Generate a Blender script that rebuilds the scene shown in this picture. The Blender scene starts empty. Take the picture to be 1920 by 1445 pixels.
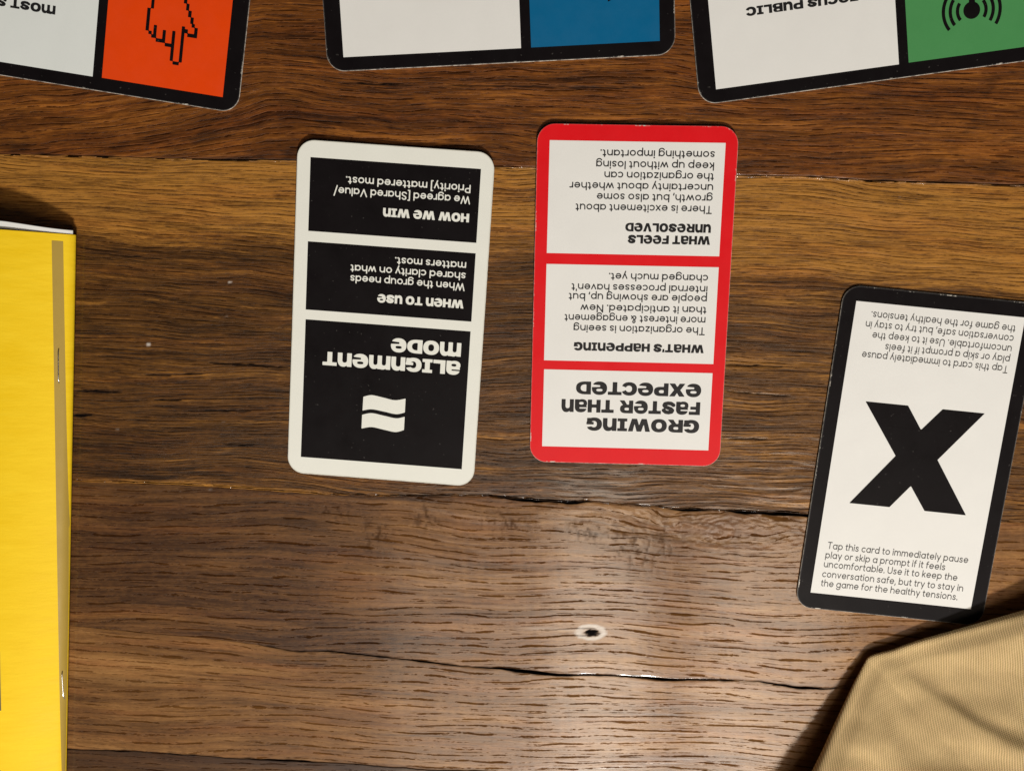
import bpy, math, random
import numpy as np
from mathutils import Vector

MM = 0.001
sc = bpy.context.scene

# ---------------------------------------------------------------- camera, world, lamps
cam_d = bpy.data.cameras.new('camera')
cam = bpy.data.objects.new('camera', cam_d)
sc.collection.objects.link(cam)
cam.location = (0, 0, 0.29077)
cam.rotation_euler = (-0.137513, 0.028341, 0)
cam_d.sensor_width = 36.0
cam_d.lens = 28.125
cam_d.clip_start = 0.005
cam_d.clip_end = 50
sc.camera = cam

wd = bpy.data.worlds.new('World')
sc.world = wd
wd.use_nodes = True
bg = wd.node_tree.nodes['Background']
bg.inputs[0].default_value = (0.92, 0.95, 1.0, 1)
bg.inputs[1].default_value = 0.022

LAMP = Vector((0.27, -1.36, 1.15))
LAMP_AIM = Vector((0.03, -0.05, 0))
LAMP_W = 34.5
def lamp(name, offset, sx, sy, power):
    d = bpy.data.lights.new(name, 'AREA')
    d.shape = 'RECTANGLE'; d.size = sx; d.size_y = sy
    d.energy = power; d.color = (1.0, 0.955, 0.895)
    o = bpy.data.objects.new(name, d)
    o.location = LAMP + Vector((offset, 0, 0))
    o.rotation_euler = (LAMP_AIM - LAMP).to_track_quat('-Z', 'Y').to_euler()
    sc.collection.objects.link(o)
lamp('pendant_lamp', 0.0, 0.24, 0.15, LAMP_W)

def sheen_panel(name, x, y, z, sx, sy, power):   # unseen soft panels added and spaced to shape the sheen on the varnish
    d = bpy.data.lights.new(name, 'AREA')
    d.shape = 'RECTANGLE'; d.size = sx; d.size_y = sy
    d.energy = power; d.color = (1.0, 0.84, 0.66)
    o = bpy.data.objects.new(name, d); o.location = (x, y, z)
    sc.collection.objects.link(o)
sheen_panel('sheen_panel', -0.12, -0.76, 1.0, 0.26, 0.56, 0.75)
sheen_panel('sheen_panel', 0.11, -0.72, 1.0, 0.16, 0.72, 2.3)
sheen_panel('sheen_panel', 0.40, -0.72, 1.0, 0.22, 0.66, 2.4)

sc.view_settings.view_transform = 'Standard'
sc.view_settings.look = 'None'
sc.view_settings.exposure = 0
sc.view_settings.gamma = 1

# ---------------------------------------------------------------- helpers
def link(o, parent=None):
    sc.collection.objects.link(o)
    if parent is not None: o.parent = parent
    return o
def thing(name, label, cat, loc=(0, 0, 0), rz=0, group=None):
    o = bpy.data.objects.new(name, None)
    o.empty_display_size = 0.01
    o.location = loc; o.rotation_euler = (0, 0, rz)
    o['label'] = label; o['category'] = cat
    if group: o['group'] = group
    return link(o)
def mesh(name, V, F, mat, parent=None, smooth=False, label=None):
    me = bpy.data.meshes.new(name)
    me.from_pydata([tuple(v) for v in V], [], F)
    me.update()
    if smooth: me.polygons.foreach_set('use_smooth', [True] * len(me.polygons))
    o = bpy.data.objects.new(name, me)
    for m in (mat if isinstance(mat, (list, tuple)) else [mat]): me.materials.append(m)
    if label: o['label'] = label
    return link(o, parent)

# ---- numpy gradient noise
_rs = np.random.RandomState(7)
_perm = _rs.permutation(1024)
_ang = _rs.rand(1024) * 2 * np.pi
_gx, _gy = np.cos(_ang), np.sin(_ang)
def pnoise(x, y, seed=0):
    xi = np.floor(x).astype(np.int64); yi = np.floor(y).astype(np.int64)
    xf = x - xi; yf = y - yi
    u = xf * xf * xf * (xf * (xf * 6 - 15) + 10); v = yf * yf * yf * (yf * (yf * 6 - 15) + 10)
    def g(ix, iy, dx, dy):
        h = _perm[(ix + _perm[(iy + seed * 131) & 1023]) & 1023]
        return _gx[h] * dx + _gy[h] * dy
    a = g(xi, yi, xf, yf); b = g(xi + 1, yi, xf - 1, yf)
    c = g(xi, yi + 1, xf, yf - 1); d = g(xi + 1, yi + 1, xf - 1, yf - 1)
    return ((a + u * (b - a)) + v * ((c + u * (d - c)) - (a + u * (b - a)))) * 1.5
def fbm(x, y, seed=0, oct=3, gain=0.5):
    s = 0; a = 1.0; t = 0
    for k in range(oct):
        s = s + a * pnoise(x * 2 ** k, y * 2 ** k, seed + k); t += a; a *= gain
    return s / t
def sstep(a, b, x):
    t = np.clip((x - a) / (b - a), 0, 1); return t * t * (3 - 2 * t)
def hash1(i, seed=0):
    return _perm[(np.asarray(i).astype(np.int64) * 17 + seed * 71) & 1023] / 1023.0

# ---- node helpers
class NT:
    def __init__(self, name):
        self.m = bpy.data.materials.new(name); self.m.use_nodes = True
        self.t = self.m.node_tree
        self.b = self.t.nodes['Principled BSDF']
    def n(self, kind, **kw):
        nd = self.t.nodes.new(kind)
        for k, v in kw.items(): setattr(nd, k, v)
        return nd
    def set(self, sock, val):
        if hasattr(val, 'is_output') or isinstance(val, bpy.types.NodeSocket): self.t.links.new(val, sock)
        else: sock.default_value = val
    def math(self, op, a, b=0.0, clamp=False):
        nd = self.n('ShaderNodeMath', operation=op); nd.use_clamp = clamp
        self.set(nd.inputs[0], a); self.set(nd.inputs[1], b); return nd.outputs[0]
    def mulv(self, v, s):
        nd = self.n('ShaderNodeVectorMath', operation='MULTIPLY')
        self.set(nd.inputs[0], v); nd.inputs[1].default_value = s; return nd.outputs[0]
    def noise(self, vec, scale=1.0, detail=3.0, rough=0.5, dist=0.0):
        nd = self.n('ShaderNodeTexNoise')
        self.set(nd.inputs['Vector'], vec)
        nd.inputs['Scale'].default_value = scale; nd.inputs['Detail'].default_value = detail
        nd.inputs['Roughness'].default_value = rough; nd.inputs['Distortion'].default_value = dist
        return nd.outputs[0]
    def ramp(self, fac, stops):
        nd = self.n('ShaderNodeValToRGB'); el = nd.color_ramp.elements
        while len(el) < len(stops): el.new(0.5)
        for e, (p, c) in zip(el, stops):
            e.position = p; e.color = (*c, 1) if len(c) == 3 else c
        self.set(nd.inputs[0], fac); return nd.outputs[0]
    def maprange(self, v, a, b, c=0.0, d=1.0):
        nd = self.n('ShaderNodeMapRange'); self.set(nd.inputs[0], v)
        for k, q in zip((1, 2, 3, 4), (a, b, c, d)): nd.inputs[k].default_value = q
        return nd.outputs[0]
    def mix(self, fac, a, b, blend='MIX'):
        nd = self.n('ShaderNodeMixRGB', blend_type=blend)
        self.set(nd.inputs[0], fac)
        for s, v in ((nd.inputs[1], a), (nd.inputs[2], b)):
            self.set(s, (*v, 1) if isinstance(v, tuple) and len(v) == 3 else v)
        return nd.outputs[0]
    def attr(self, name, out='Fac'):
        nd = self.n('ShaderNodeAttribute'); nd.attribute_name = name; return nd.outputs[out]
    def obj(self): return self.n('ShaderNodeTexCoord').outputs['Object']
    def bump(self, h, strength, dist, prev=None):
        nd = self.n('ShaderNodeBump'); self.set(nd.inputs['Height'], h)
        nd.inputs['Strength'].default_value = strength; nd.inputs['Distance'].default_value = dist
        if prev is not None: self.set(nd.inputs['Normal'], prev)
        return nd.outputs[0]
    def out(self, color=None, rough=None, normal=None, spec=None):
        if color is not None: self.set(self.b.inputs['Base Color'], (*color, 1) if isinstance(color, tuple) and len(color) == 3 else color)
        if rough is not None: self.set(self.b.inputs['Roughness'], rough)
        if normal is not None: self.set(self.b.inputs['Normal'], normal)
        if spec is not None: self.b.inputs['Specular IOR Level'].default_value = spec
        return self.m

def print_mat(name, col, rough=0.5, var=0.06, spec=0.35, specks=0.0):
    t = NT(name); o = t.obj()
    a = t.noise(o, 60, 4, 0.6); b = t.noise(o, 1400, 3, 0.6)
    f = t.math('ADD', t.math('MULTIPLY', a, 0.7), t.math('MULTIPLY', b, 0.3))
    k = t.maprange(f, 0.3, 0.7, 1 - var, 1 + var)
    nd = t.n('ShaderNodeVectorMath', operation='SCALE')
    nd.inputs[0].default_value = col; t.set(nd.inputs['Scale'], k)
    c = nd.outputs[0]
    if specks:
        s = t.noise(o, 900, 1, 0.5)
        m = t.maprange(s, 0.74, 0.80, 0.0, specks)
        c = t.mix(m, c, (0.30, 0.28, 0.26))
    r = t.maprange(t.noise(o, 90, 4, 0.65), 0.3, 0.7, rough - 0.10, rough + 0.10)
    n = t.bump(b, 0.12, 0.00004)
    n = t.bump(t.noise(o, 28, 2, 0.5), 0.35, 0.0012, n)
    return t.out(c, r, n, spec)

M = {}
M['paper'] = print_mat('white_coated_paper', (0.80, 0.80, 0.775), 0.55, 0.02)
M['cream'] = print_mat('cream_coated_paper', (0.81, 0.82, 0.755), 0.55, 0.02)
M['cool'] = print_mat('pale_coated_paper', (0.76, 0.80, 0.78), 0.55, 0.02)
M['black'] = print_mat('black_ink', (0.0055, 0.0040, 0.0046), 0.52, 0.2, 0.12, 0.13)
M['blacktext'] = print_mat('black_text_ink', (0.014, 0.013, 0.014), 0.5, 0.1, 0.3)
M['greytext'] = print_mat('dark_grey_text_ink', (0.035, 0.035, 0.036), 0.5, 0.1, 0.3)
M['softtext'] = print_mat('soft_grey_text_ink', (0.085, 0.083, 0.08), 0.5, 0.1, 0.3)
M['red'] = print_mat('red_ink', (0.72, 0.006, 0.011), 0.5, 0.05, 0.25)
M['orange'] = print_mat('orange_ink', (0.80, 0.060, 0.002), 0.5, 0.05)
M['blue'] = print_mat('blue_ink', (0.001, 0.120, 0.275), 0.5, 0.04)
M['green'] = print_mat('green_ink', (0.068, 0.272, 0.088), 0.5, 0.04)
def core_mat():
    t = NT('card_core'); o = t.obj()
    return t.out(t.ramp(t.noise(o, 700, 3, 0.6), [(0.35, (0.16, 0.14, 0.12)), (0.6, (0.62, 0.58, 0.50))]), 0.8)
M['core'] = core_mat()
def worn_mat(name, ink, lo=0.60, hi=0.68):
    t = NT(name); o = t.obj()
    n = t.math('ADD', t.math('MULTIPLY', t.noise(o, 130, 2, 0.5), 0.6), t.math('MULTIPLY', t.noise(o, 1100, 3, 0.6), 0.4))
    return t.out(t.mix(t.maprange(n, lo, hi), ink, (0.60, 0.56, 0.49)), 0.65)
M['worn_black'] = worn_mat('worn_black_edge', (0.010, 0.008, 0.009), 0.575, 0.65)
M['worn_red'] = worn_mat('worn_red_edge', (0.78, 0.010, 0.014), 0.56, 0.66)
M['worn_cream'] = worn_mat('worn_cream_edge', (0.70, 0.70, 0.62), 0.5, 0.7)

# ---------------------------------------------------------------- table of reclaimed planks
SX = np.array([-192.03, -162.92, -133.98, -84.10, -27.11, -0.7, 71.18, 94.56, 118.64, 170.1])
S1 = (SX, np.array([43.02, 42.34, 41.30, 40.36, 38.12, 37.66, 34.66, 34.22, 32.68, 31.07]))
S2 = (np.array([-174.61, -135.39, -109.82, -80.52, -56.13, -17.02, -9.83, 0.74, 16.07, 19.64, 51.79, 70.94, 102.04, 172.26]),
      np.array([-77.68, -78.63, -80.09, -81.93, -82.56, -82.24, -83.01, -83.95, -84.44, -84.0, -86.6, -87.26, -88.62, -90.45]))
S3 = (np.array([-185, -130.15, -108.32, -92.8, -78.85, -54.02, -37.29, -24.09, -13.17, 9.24, 32.59, 37.09, 53.64, 78.22, 86.55, 99.81, 110.34, 119.38, 175]),
      np.array([-135, -139.59, -141.91, -144.76, -144.56, -146.94, -148.78, -150.11, -150.5, -152.9, -152.77, -153.14, -154.19, -153.82, -154.35, -156.54, -157.03, -156.45, -158.5]))
S4 = (np.array([-184.92, -152.47, -116.64, -80.31, -41.45]), np.array([-187.16, -187.72, -189.8, -190.96, -193.19]))
def seam(S, x, jag, seed):
    xs, ys = S
    y = np.interp(x, xs, ys)
    s0 = -0.03
    y = np.where(x < xs[0], ys[0] + s0 * (x - xs[0]), y); y = np.where(x > xs[-1], ys[-1] + s0 * (x - xs[-1]), y)
    return y + jag * (fbm(x / 9, x * 0 + 3.3, seed, 4, 0.6))
def const(y0):
    return lambda x: y0 - 0.03 * x
fine = np.arange(-222, 214, 0.7)
g = 0.7 * 1.06 ** np.arange(1, 60); go = np.cumsum(g)
cx = np.concatenate([(-222 - go[go < 260])[::-1], fine, fine[-1] + go[go < 270]])
def gapw(x, lo, hi, seed, spots=()):
    w = lo + (hi - lo) * sstep(0.0, 0.55, fbm(x / 14, x * 0 + 1.7, seed, 3))
    for (c, r, a) in spots: w = w + a * np.exp(-((x - c) / r) ** 2)
    return w
edge = {
 'top': (lambda x: seam(S1, x, 0.12, 11), lambda x: gapw(x, 0.10, 0.22, 21)),
 'mid': (lambda x: seam(S2, x, 0.55, 12), lambda x: gapw(x, 0.03, 0.26, 22, [(-2, 7, 0.9), (14, 5, 0.8), (58, 5, 0.8), (78, 4, 0.8), (92, 6, 1.0), (104, 6, 0.9)]) * (0.25 + 0.75 * sstep(-60, 10, x))),
 'low': (lambda x: seam(S3, x, 0.30, 13), lambda x: gapw(x, 0.06, 0.36, 23, [(-10, 9, 0.5), (2, 8, 1.1), (12, 4, 0.4), (52, 16, 0.55), (104, 8, 0.8), (-70, 10, 0.3), (-40, 9, 0.4)]) * sstep(-122, -85, x) + 0.02),
 'end': (lambda x: seam(S4, x, 0.45, 14), lambda x: gapw(x, 0.10, 0.5, 24, [(-100, 9, 0.4)])),
}
# small drying cracks in the planks (x0,y0,x1,y1,half width)
CRK = [(-120.5, -32.2, -90.4, -33.9, .34), (-144.3, -36.6, -134.6, -37.2, .24), (-130.5, -36.2, -123.1, -36.6, .22), (-171.1, -42.7, -153.8, -43.5, .36),
       (-142.1, -46.2, -131.1, -46.4, .22), (-122.9, -50.2, -105.4, -50.5, .26), (-116.5, -62.9, -104.8, -63.4, .28), (-163.3, 7.9, -135.6, 5.5, .16),
       (69.3, -32.4, 90.1, -33.1, .22), (69.7, -42.2, 93.6, -44.0, .24), (71.1, -59.8, 85.7, -59.7, .26), (-175, -52.4, -165.5, -52.0, .5),
       (-68, 66.6, -41.8, 65.6, .25), (-41.8, 65.6, 38, 64.2, .17), (61, 37.5, 66, 36.5, .3)]

def plank_fields(k, X, Y, yb, yt, gl):
    """height (mm), pit, tone, stain, pale, grain coordinate for plank k"""
    sd = 40 + k * 9
    V = Y + 0.031 * X + 5.5 * fbm(X / 120, Y / 60, sd, 2) + (0.9 if k >= 3 else 1.6) * fbm(X / 38, Y / 16, sd + 2, 2)
    if k == 1: V = V + 0.15 * np.clip(-95 - X, 0, 200)
    if k == 3:   # grain bends round the knot by the seam
        q = np.exp(-(((X - 72) / 42) ** 2 + ((Y + 92) / 14) ** 2)); V = V + 7 * q * fbm(X / 30, Y / 10, sd + 5, 3) + 3 * q
    pit = np.zeros_like(X)
    # cracks
    crack = np.zeros_like(X)
    for (x0, y0, x1, y1, hw) in CRK:
        L = math.hypot(x1 - x0, y1 - y0)
        sel = (np.abs(X - (x0 + x1) / 2) < L) & (np.abs(Y - (y0 + y1) / 2) < L * 0.6 + 4)
        if not sel.any(): continue
        xs, ys = X[sel], Y[sel]
        ax, ay = (x1 - x0) / L, (y1 - y0) / L
        s = (xs - x0) * ax + (ys - y0) * ay
        d = np.abs(-(xs - x0) * ay + (ys - y0) * ax + 0.5 * fbm(xs / 6, xs * 0 + x0, 77, 3))
        w = hw * np.sqrt(np.clip(4 * (s / L) * (1 - s / L), 0, 1)) * (1 + 0.8 * fbm(xs / 3, xs * 0 + y0, 78, 2))
        crack[sel] = np.maximum(crack[sel], sstep(0.28, -0.1, d - w) * (s > 0) * (s < L))
    # tone: broad warm / dark streaks
    tone = 0.5 + 0.55 * fbm(X / 110, V / 7, sd + 3, 3) + 0.22 * fbm(X / 45, V / 2.2, sd + 6, 2)
    stain = np.zeros_like(X); pale = np.zeros_like(X)
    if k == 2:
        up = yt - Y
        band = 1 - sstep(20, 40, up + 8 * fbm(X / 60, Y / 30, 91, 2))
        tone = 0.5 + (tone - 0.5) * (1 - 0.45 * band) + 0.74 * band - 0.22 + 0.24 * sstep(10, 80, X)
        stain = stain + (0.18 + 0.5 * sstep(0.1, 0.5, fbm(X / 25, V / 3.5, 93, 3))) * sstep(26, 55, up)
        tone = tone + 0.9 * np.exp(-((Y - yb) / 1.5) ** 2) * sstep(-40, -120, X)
    if k == 1:
        stain = 0.75 * sstep(0.05, 0.5, fbm(X / 22, V / 6, 95, 3)) + 0.5 * np.exp(-((Y - yb - 3) / 5) ** 2) * sstep(0.0, 0.4, fbm(X / 20, Y / 8, 96, 2) + 0.2)
        for (x0_, y0_, x1_, y1_) in ((128, 34, 145, 42), (145, 42, 152, 53), (152, 53, 157, 68)):   # bluish smudge across the grain
            q_ = (X - x0_) * (y1_ - y0_) - (Y - y0_) * (x1_ - x0_); q_ = q_ / math.hypot(x1_ - x0_, y1_ - y0_) + 1.2 * fbm(X / 5, Y / 5, 94, 2)
            stain = stain + 0.8 * np.exp(-(q_ / 1.3) ** 2) * (Y > y0_) * (Y <= y1_) * sstep(-0.3, 0.3, fbm(X / 6, Y / 2.5, 92, 2))
        for bx in (-130, -118, -98, -86):   # dull bands across the board
            stain = stain + 0.30 * np.exp(-((X - bx - 0.15 * (Y - 50)) / 3.2) ** 2) * sstep(0, 40, 90 - Y)
    if k == 3:
        kn = np.exp(-(((X - 75) / 36) ** 2 + ((Y + 93) / 8.5) ** 2))
        stain = stain + 0.9 * kn * (0.7 + 0.7 * fbm(X / 7, Y / 5, 97, 3)) + 0.55 * sstep(0.12, 0.5, fbm(X / 60, V / 3.4, 98, 3)) * sstep(20, -60, X)
        tone = tone - 0.42 * sstep(-20, -100, X)  # darker leftwards: darker wood, with its weaker sheen also put into the tone
        stain = stain + 0.6 * np.exp(-((yt - Y - 1) / 2.2) ** 2) * sstep(-40, -150, X)
        # saw marks across the grain in dull patches
        for (px, py, rx, ry) in ((-40, -90, 6, 6), (-10, -92, 9, 5), (40, -101, 14, 9), (-75, -88, 8, 4), (-60, -97, 6, 8), (20, -94, 8, 5)):
            pa = np.exp(-(((X - px) / rx) ** 2 + ((Y - py) / ry) ** 2))
            st = sstep(0.0, 0.35, fbm(X / 1.5 + 0.14 * Y + 0.8 * fbm(X / 5, Y / 5, 102, 2), Y / 5, 101, 3))
            stain = stain + 0.9 * pa * (0.4 + 0.6 * st); pit = np.maximum(pit, 0.72 * pa * st)
        # nail hole with a pale rubbed ring
        e = np.hypot((X - 21.9) / 6.0, (Y + 135.4) / 3.2) + 0.10 * fbm(X / 2, Y / 1.5, 103, 2)
        pale = np.maximum(pale, sstep(1.12, 0.85, e) * (0.45 + 0.5 * sstep(0.45, 0.85, e) + 0.25 * fbm(X / 1.5, Y / 1.2, 108, 2)))
        e2 = np.hypot((X - 22.3) / 2.9, (Y + 135.6) / 1.45) + 0.55 * fbm(X / 1.5, Y / 1.1, 104, 3)
        hole = sstep(1.1, 0.75, e2); crack = np.maximum(crack, hole); pale = pale * (1 - hole)
        e3 = np.exp(-((Y + 134.3 + 0.03 * (X - 10)) / 0.6) ** 2) * sstep(-8, 2, X) * sstep(22, 16, X); pale = np.maximum(pale, 0.3 * e3)
    if k == 4:
        stain = stain + 0.5 * sstep(0.15, 0.5, fbm(X / 70, V / 5, 105, 3)) * sstep(0, -80, X)
    if k == 5: stain = stain + 0.6
    if k >= 3:
        tone = tone + 0.16 * fbm(X / 2.4 + 0.05 * Y, Y / 26, sd + 31, 2) * sstep(-120, 20, X) + 0.12 * fbm(X / 16, Y / 40, sd + 32, 2) + 0.16 * sstep(-30, 60, X)
    rr = random.Random(300 + k)
    for _ in range({1: 9, 2: 14, 3: 14, 4: 10}.get(k, 0)):
        dx_, dy_, r_ = rr.uniform(-160, 150), rr.uniform(-190, 90), rr.uniform(0.22, 0.42)
        pale = np.maximum(pale, rr.uniform(0.08, 0.25) * sstep(1.3, 0.5, np.hypot((X - dx_) / (r_ * rr.uniform(1, 2.2)), (Y - dy_) / r_)))
    if k == 2:
        for (sx_, sy_, r_) in ((-142.6, -25.5, 0.95), (-111.1, -2.7, 0.6)):
            pale = np.maximum(pale, sstep(1.2, 0.4, np.hypot((X - sx_) / r_, (Y - sy_) / (r_ * .8))))
    # relief
    z = 0.16 * fbm(X / 70, V / 16, sd + 21, 2) + (0.045 if k >= 3 else 0.09) * fbm(X / 26, V / 2.6, sd + 23, 3)
    if k == 1: z = z + 0.10 * fbm(X / 10, V / 1.8, sd + 24, 2)
    z = z - 0.05 * pit - 0.10 * crack
    if k == 3: z = z + 0.11 * np.exp(-(((X - 75) / 36) ** 2 + ((Y + 93) / 8.5) ** 2)) * (1 - 4 * np.abs(fbm(X / 6 + 0.25 * Y, Y / 3.2 - 0.1 * X, 107, 4, 0.65)))
    de = np.minimum(Y - yb, yt - Y)
    z = z - (0.05 + 0.12 * fbm(X / 8, Y / 4, sd + 26, 2)) * np.exp(-(np.clip(de, 0, 9) / 0.55) ** 2)
    crack = np.maximum(crack, np.clip(0.65 + 1.3 * fbm(X / 9, Y * 0 + k, sd + 28, 3), 0.4, 0.95) * np.exp(-(np.clip(de, 0, 9) / (0.45 + 0.5 * fbm(X / 5, Y * 0 + k, sd + 29, 2))) ** 2) * np.where(Y - yb < yt - Y, gl[0], gl[1]))
    return z - 0.20, np.clip(pit, 0, 1), np.clip(crack, 0, 1), np.clip(tone, 0, 1), np.clip(stain, 0, 1), np.clip(pale, 0, 1), V

def pores(t, gr, per, run_len, width, cover, seed):
    """rows of dark open pores along the grain, broken into ragged dashes"""
    sp = t.n('ShaderNodeSeparateXYZ'); t.set(sp.inputs[0], gr)
    x, v = sp.outputs[0], sp.outputs[1]
    off = t.n('ShaderNodeVectorMath', operation='ADD'); t.set(off.inputs[0], gr); off.inputs[1].default_value = (seed * 53.1, seed * 17.3, seed * 9.7)
    g = off.outputs[0]
    j1 = t.noise(t.mulv(g, (0.028, 0.11, 1)), 1, 2, 0.5)
    j2 = t.noise(t.mulv(g, (0.11, 0.55, 1)), 1, 5, 0.72)
    r = t.math('ADD', t.math('MULTIPLY', v, 1 / per), t.math('ADD', t.math('MULTIPLY', j1, 1.5), t.math('MULTIPLY', j2, 0.40)))
    row = t.math('FLOOR', r)
    d = t.math('MULTIPLY', t.math('ABSOLUTE', t.math('SUBTRACT', t.math('SUBTRACT', r, row), 0.5)), per)
    cb = t.n('ShaderNodeCombineXYZ')
    t.set(cb.inputs[0], t.math('MULTIPLY', x, 1 / run_len)); t.set(cb.inputs[1], t.math('MULTIPLY', row, 7.31)); cb.inputs[2].default_value = seed * 3.3
    run = t.noise(cb.outputs[0], 1, 3, 0.6)
    rag = t.noise(t.mulv(g, (0.75, 2.2, 1)), 1, 3, 0.65)
    w = t.math('ADD', t.math('MULTIPLY', t.math('SUBTRACT', run, 1 - cover), width * 11), t.math('MULTIPLY', t.math('SUBTRACT', rag, 0.5), width * 4.2))
    w = t.math('MINIMUM', w, width * 1.5)
    e = t.math('SUBTRACT', w, d)
    return t.maprange(e, -0.02, 0.13)

def wood_mat(name, dark, mid, light, k):
    t = NT(name)
    gr = t.attr('grain', 'Vector')
    n1 = t.noise(t.mulv(gr, (0.010, 0.16, 1)), 1, 4, 0.55, 0.3)
    n2 = t.noise(t.mulv(gr, (0.040, 0.95, 1)), 1, 5, 0.65, 0.5)
    n3 = t.noise(t.mulv(gr, (0.15, 3.6, 1)), 1, 4, 0.7)
    n4 = t.noise(t.mulv(gr, (0.4, 1.0, 1)), 1, 3, 0.6)
    ol = k <= 2
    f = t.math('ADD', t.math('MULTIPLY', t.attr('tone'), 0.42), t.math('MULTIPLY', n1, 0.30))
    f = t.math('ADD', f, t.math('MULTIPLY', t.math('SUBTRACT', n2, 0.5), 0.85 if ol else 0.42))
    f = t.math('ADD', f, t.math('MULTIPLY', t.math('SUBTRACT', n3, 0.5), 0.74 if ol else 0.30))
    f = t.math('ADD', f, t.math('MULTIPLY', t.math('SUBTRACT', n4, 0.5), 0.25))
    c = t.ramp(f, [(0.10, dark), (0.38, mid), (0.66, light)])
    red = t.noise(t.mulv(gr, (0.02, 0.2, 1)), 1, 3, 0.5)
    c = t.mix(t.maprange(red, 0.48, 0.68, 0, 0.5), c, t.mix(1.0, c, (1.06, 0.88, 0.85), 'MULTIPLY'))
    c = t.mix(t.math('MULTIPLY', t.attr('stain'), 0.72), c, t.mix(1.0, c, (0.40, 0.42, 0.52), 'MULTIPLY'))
    P = {0: (2.6, 9, .20, .55), 1: (1.9, 9, .17, .58), 2: (1.3, 16, .14, .58), 3: (3.0, 13, .27, .575), 4: (2.9, 12, .27, .57), 5: (2.6, 12, .22, .56)}[k]
    p1 = pores(t, gr, *P, k + 1)
    p2 = pores(t, gr, P[0] * 0.57, P[1] * 0.55, P[2] * 0.6, P[3] - 0.06, k + 21)
    pit = t.math('MAXIMUM', p1, t.math('MULTIPLY', p2, 0.75))
    fine = t.maprange(n3, 0.40, 0.28, 0.0, 0.65)
    c = t.mix(fine, c, t.mix(1.0, c, (0.34, 0.30, 0.27), 'MULTIPLY'))
    pit2 = t.math('MAXIMUM', pit, t.attr('pit'))
    c = t.mix(t.math('MULTIPLY', pit2, 0.88 if ol else 0.68), c, t.mix(1.0, c, (0.20, 0.16, 0.13) if ol else (0.30, 0.24, 0.19), 'MULTIPLY'))
    c = t.mix(t.attr('pale'), c, (0.50, 0.45, 0.40))
    c = t.mix(t.attr('crack'), c, (0.003, 0.002, 0.002))
    dull = t.math('MAXIMUM', pit2, t.attr('crack'))
    r = t.maprange(n2, 0.3, 0.7, 0.40, 0.50)
    r = t.math('ADD', r, t.math('MULTIPLY', dull, 0.4))
    h = t.math('ADD', t.math('MULTIPLY', n3, 0.5), t.math('MULTIPLY', n2, 0.6))
    h = t.math('SUBTRACT', h, t.math('MULTIPLY', pit, 0.55))
    nb = t.bump(h, 0.60 if ol else 0.42, 0.00024)
    nb = t.bump(n4, 0.22, 0.00012, nb)
    t.out(c, r, nb)
    t.set(t.b.inputs['Specular IOR Level'], t.math('MULTIPLY', t.math('SUBTRACT', 1.0, t.math('MULTIPLY', dull, 0.9)), 0.36))
    t.set(t.b.inputs['Coat Weight'], t.math('MULTIPLY', t.math('SUBTRACT', 1.0, t.math('MAXIMUM', dull, t.math('MULTIPLY', t.attr('stain'), 0.75))), 0.85))
    t.b.inputs['Coat Roughness'].default_value = 0.115
    nc = t.bump(t.math('ADD', t.math('MULTIPLY', n2, 0.35), t.noise(t.mulv(gr, (0.05, 0.30, 1)), 1, 2, 0.6)), 0.22, 0.0003)
    t.set(t.b.inputs['Coat Normal'], nc)
    return t.m

table = thing('wooden_table', 'dark brown table of reclaimed wooden planks under all the cards', 'table')
table['kind'] = 'structure'
WOOD = {
 0: ((0.022, 0.008, 0.0015), (0.095, 0.036, 0.0055), (0.21, 0.09, 0.014)),
 1: ((0.034, 0.010, 0.0016), (0.158, 0.049, 0.0062), (0.37, 0.130, 0.017)),
 2: ((0.034, 0.013, 0.002), (0.140, 0.056, 0.0085), (0.43, 0.190, 0.030)),
 3: ((0.050, 0.019, 0.005), (0.185, 0.080, 0.021), (0.36, 0.178, 0.052)),
 4: ((0.056, 0.022, 0.006), (0.195, 0.088, 0.024), (0.37, 0.186, 0.058)),
 5: ((0.018, 0.007, 0.003), (0.075, 0.031, 0.009), (0.17, 0.075, 0.02)),
}
none = lambda x: 0 * x + 0.15
BANDS = [  # plank, bottom edge fn, its gap, top edge fn, its gap, row spacing
 (0, const(150), none, const(290), none, 2.5),
 (1, edge['top'][0], edge['top'][1], const(150), none, 0.46),
 (2, edge['mid'][0], edge['mid'][1], edge['top'][0], edge['top'][1], 0.40),
 (3, edge['low'][0], edge['low'][1], edge['mid'][0], edge['mid'][1], 0.40),
 (4, edge['end'][0], edge['end'][1], edge['low'][0], edge['low'][1], 0.40),
 (5, const(-300), none, edge['end'][0], edge['end'][1], 0.9),
]
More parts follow.
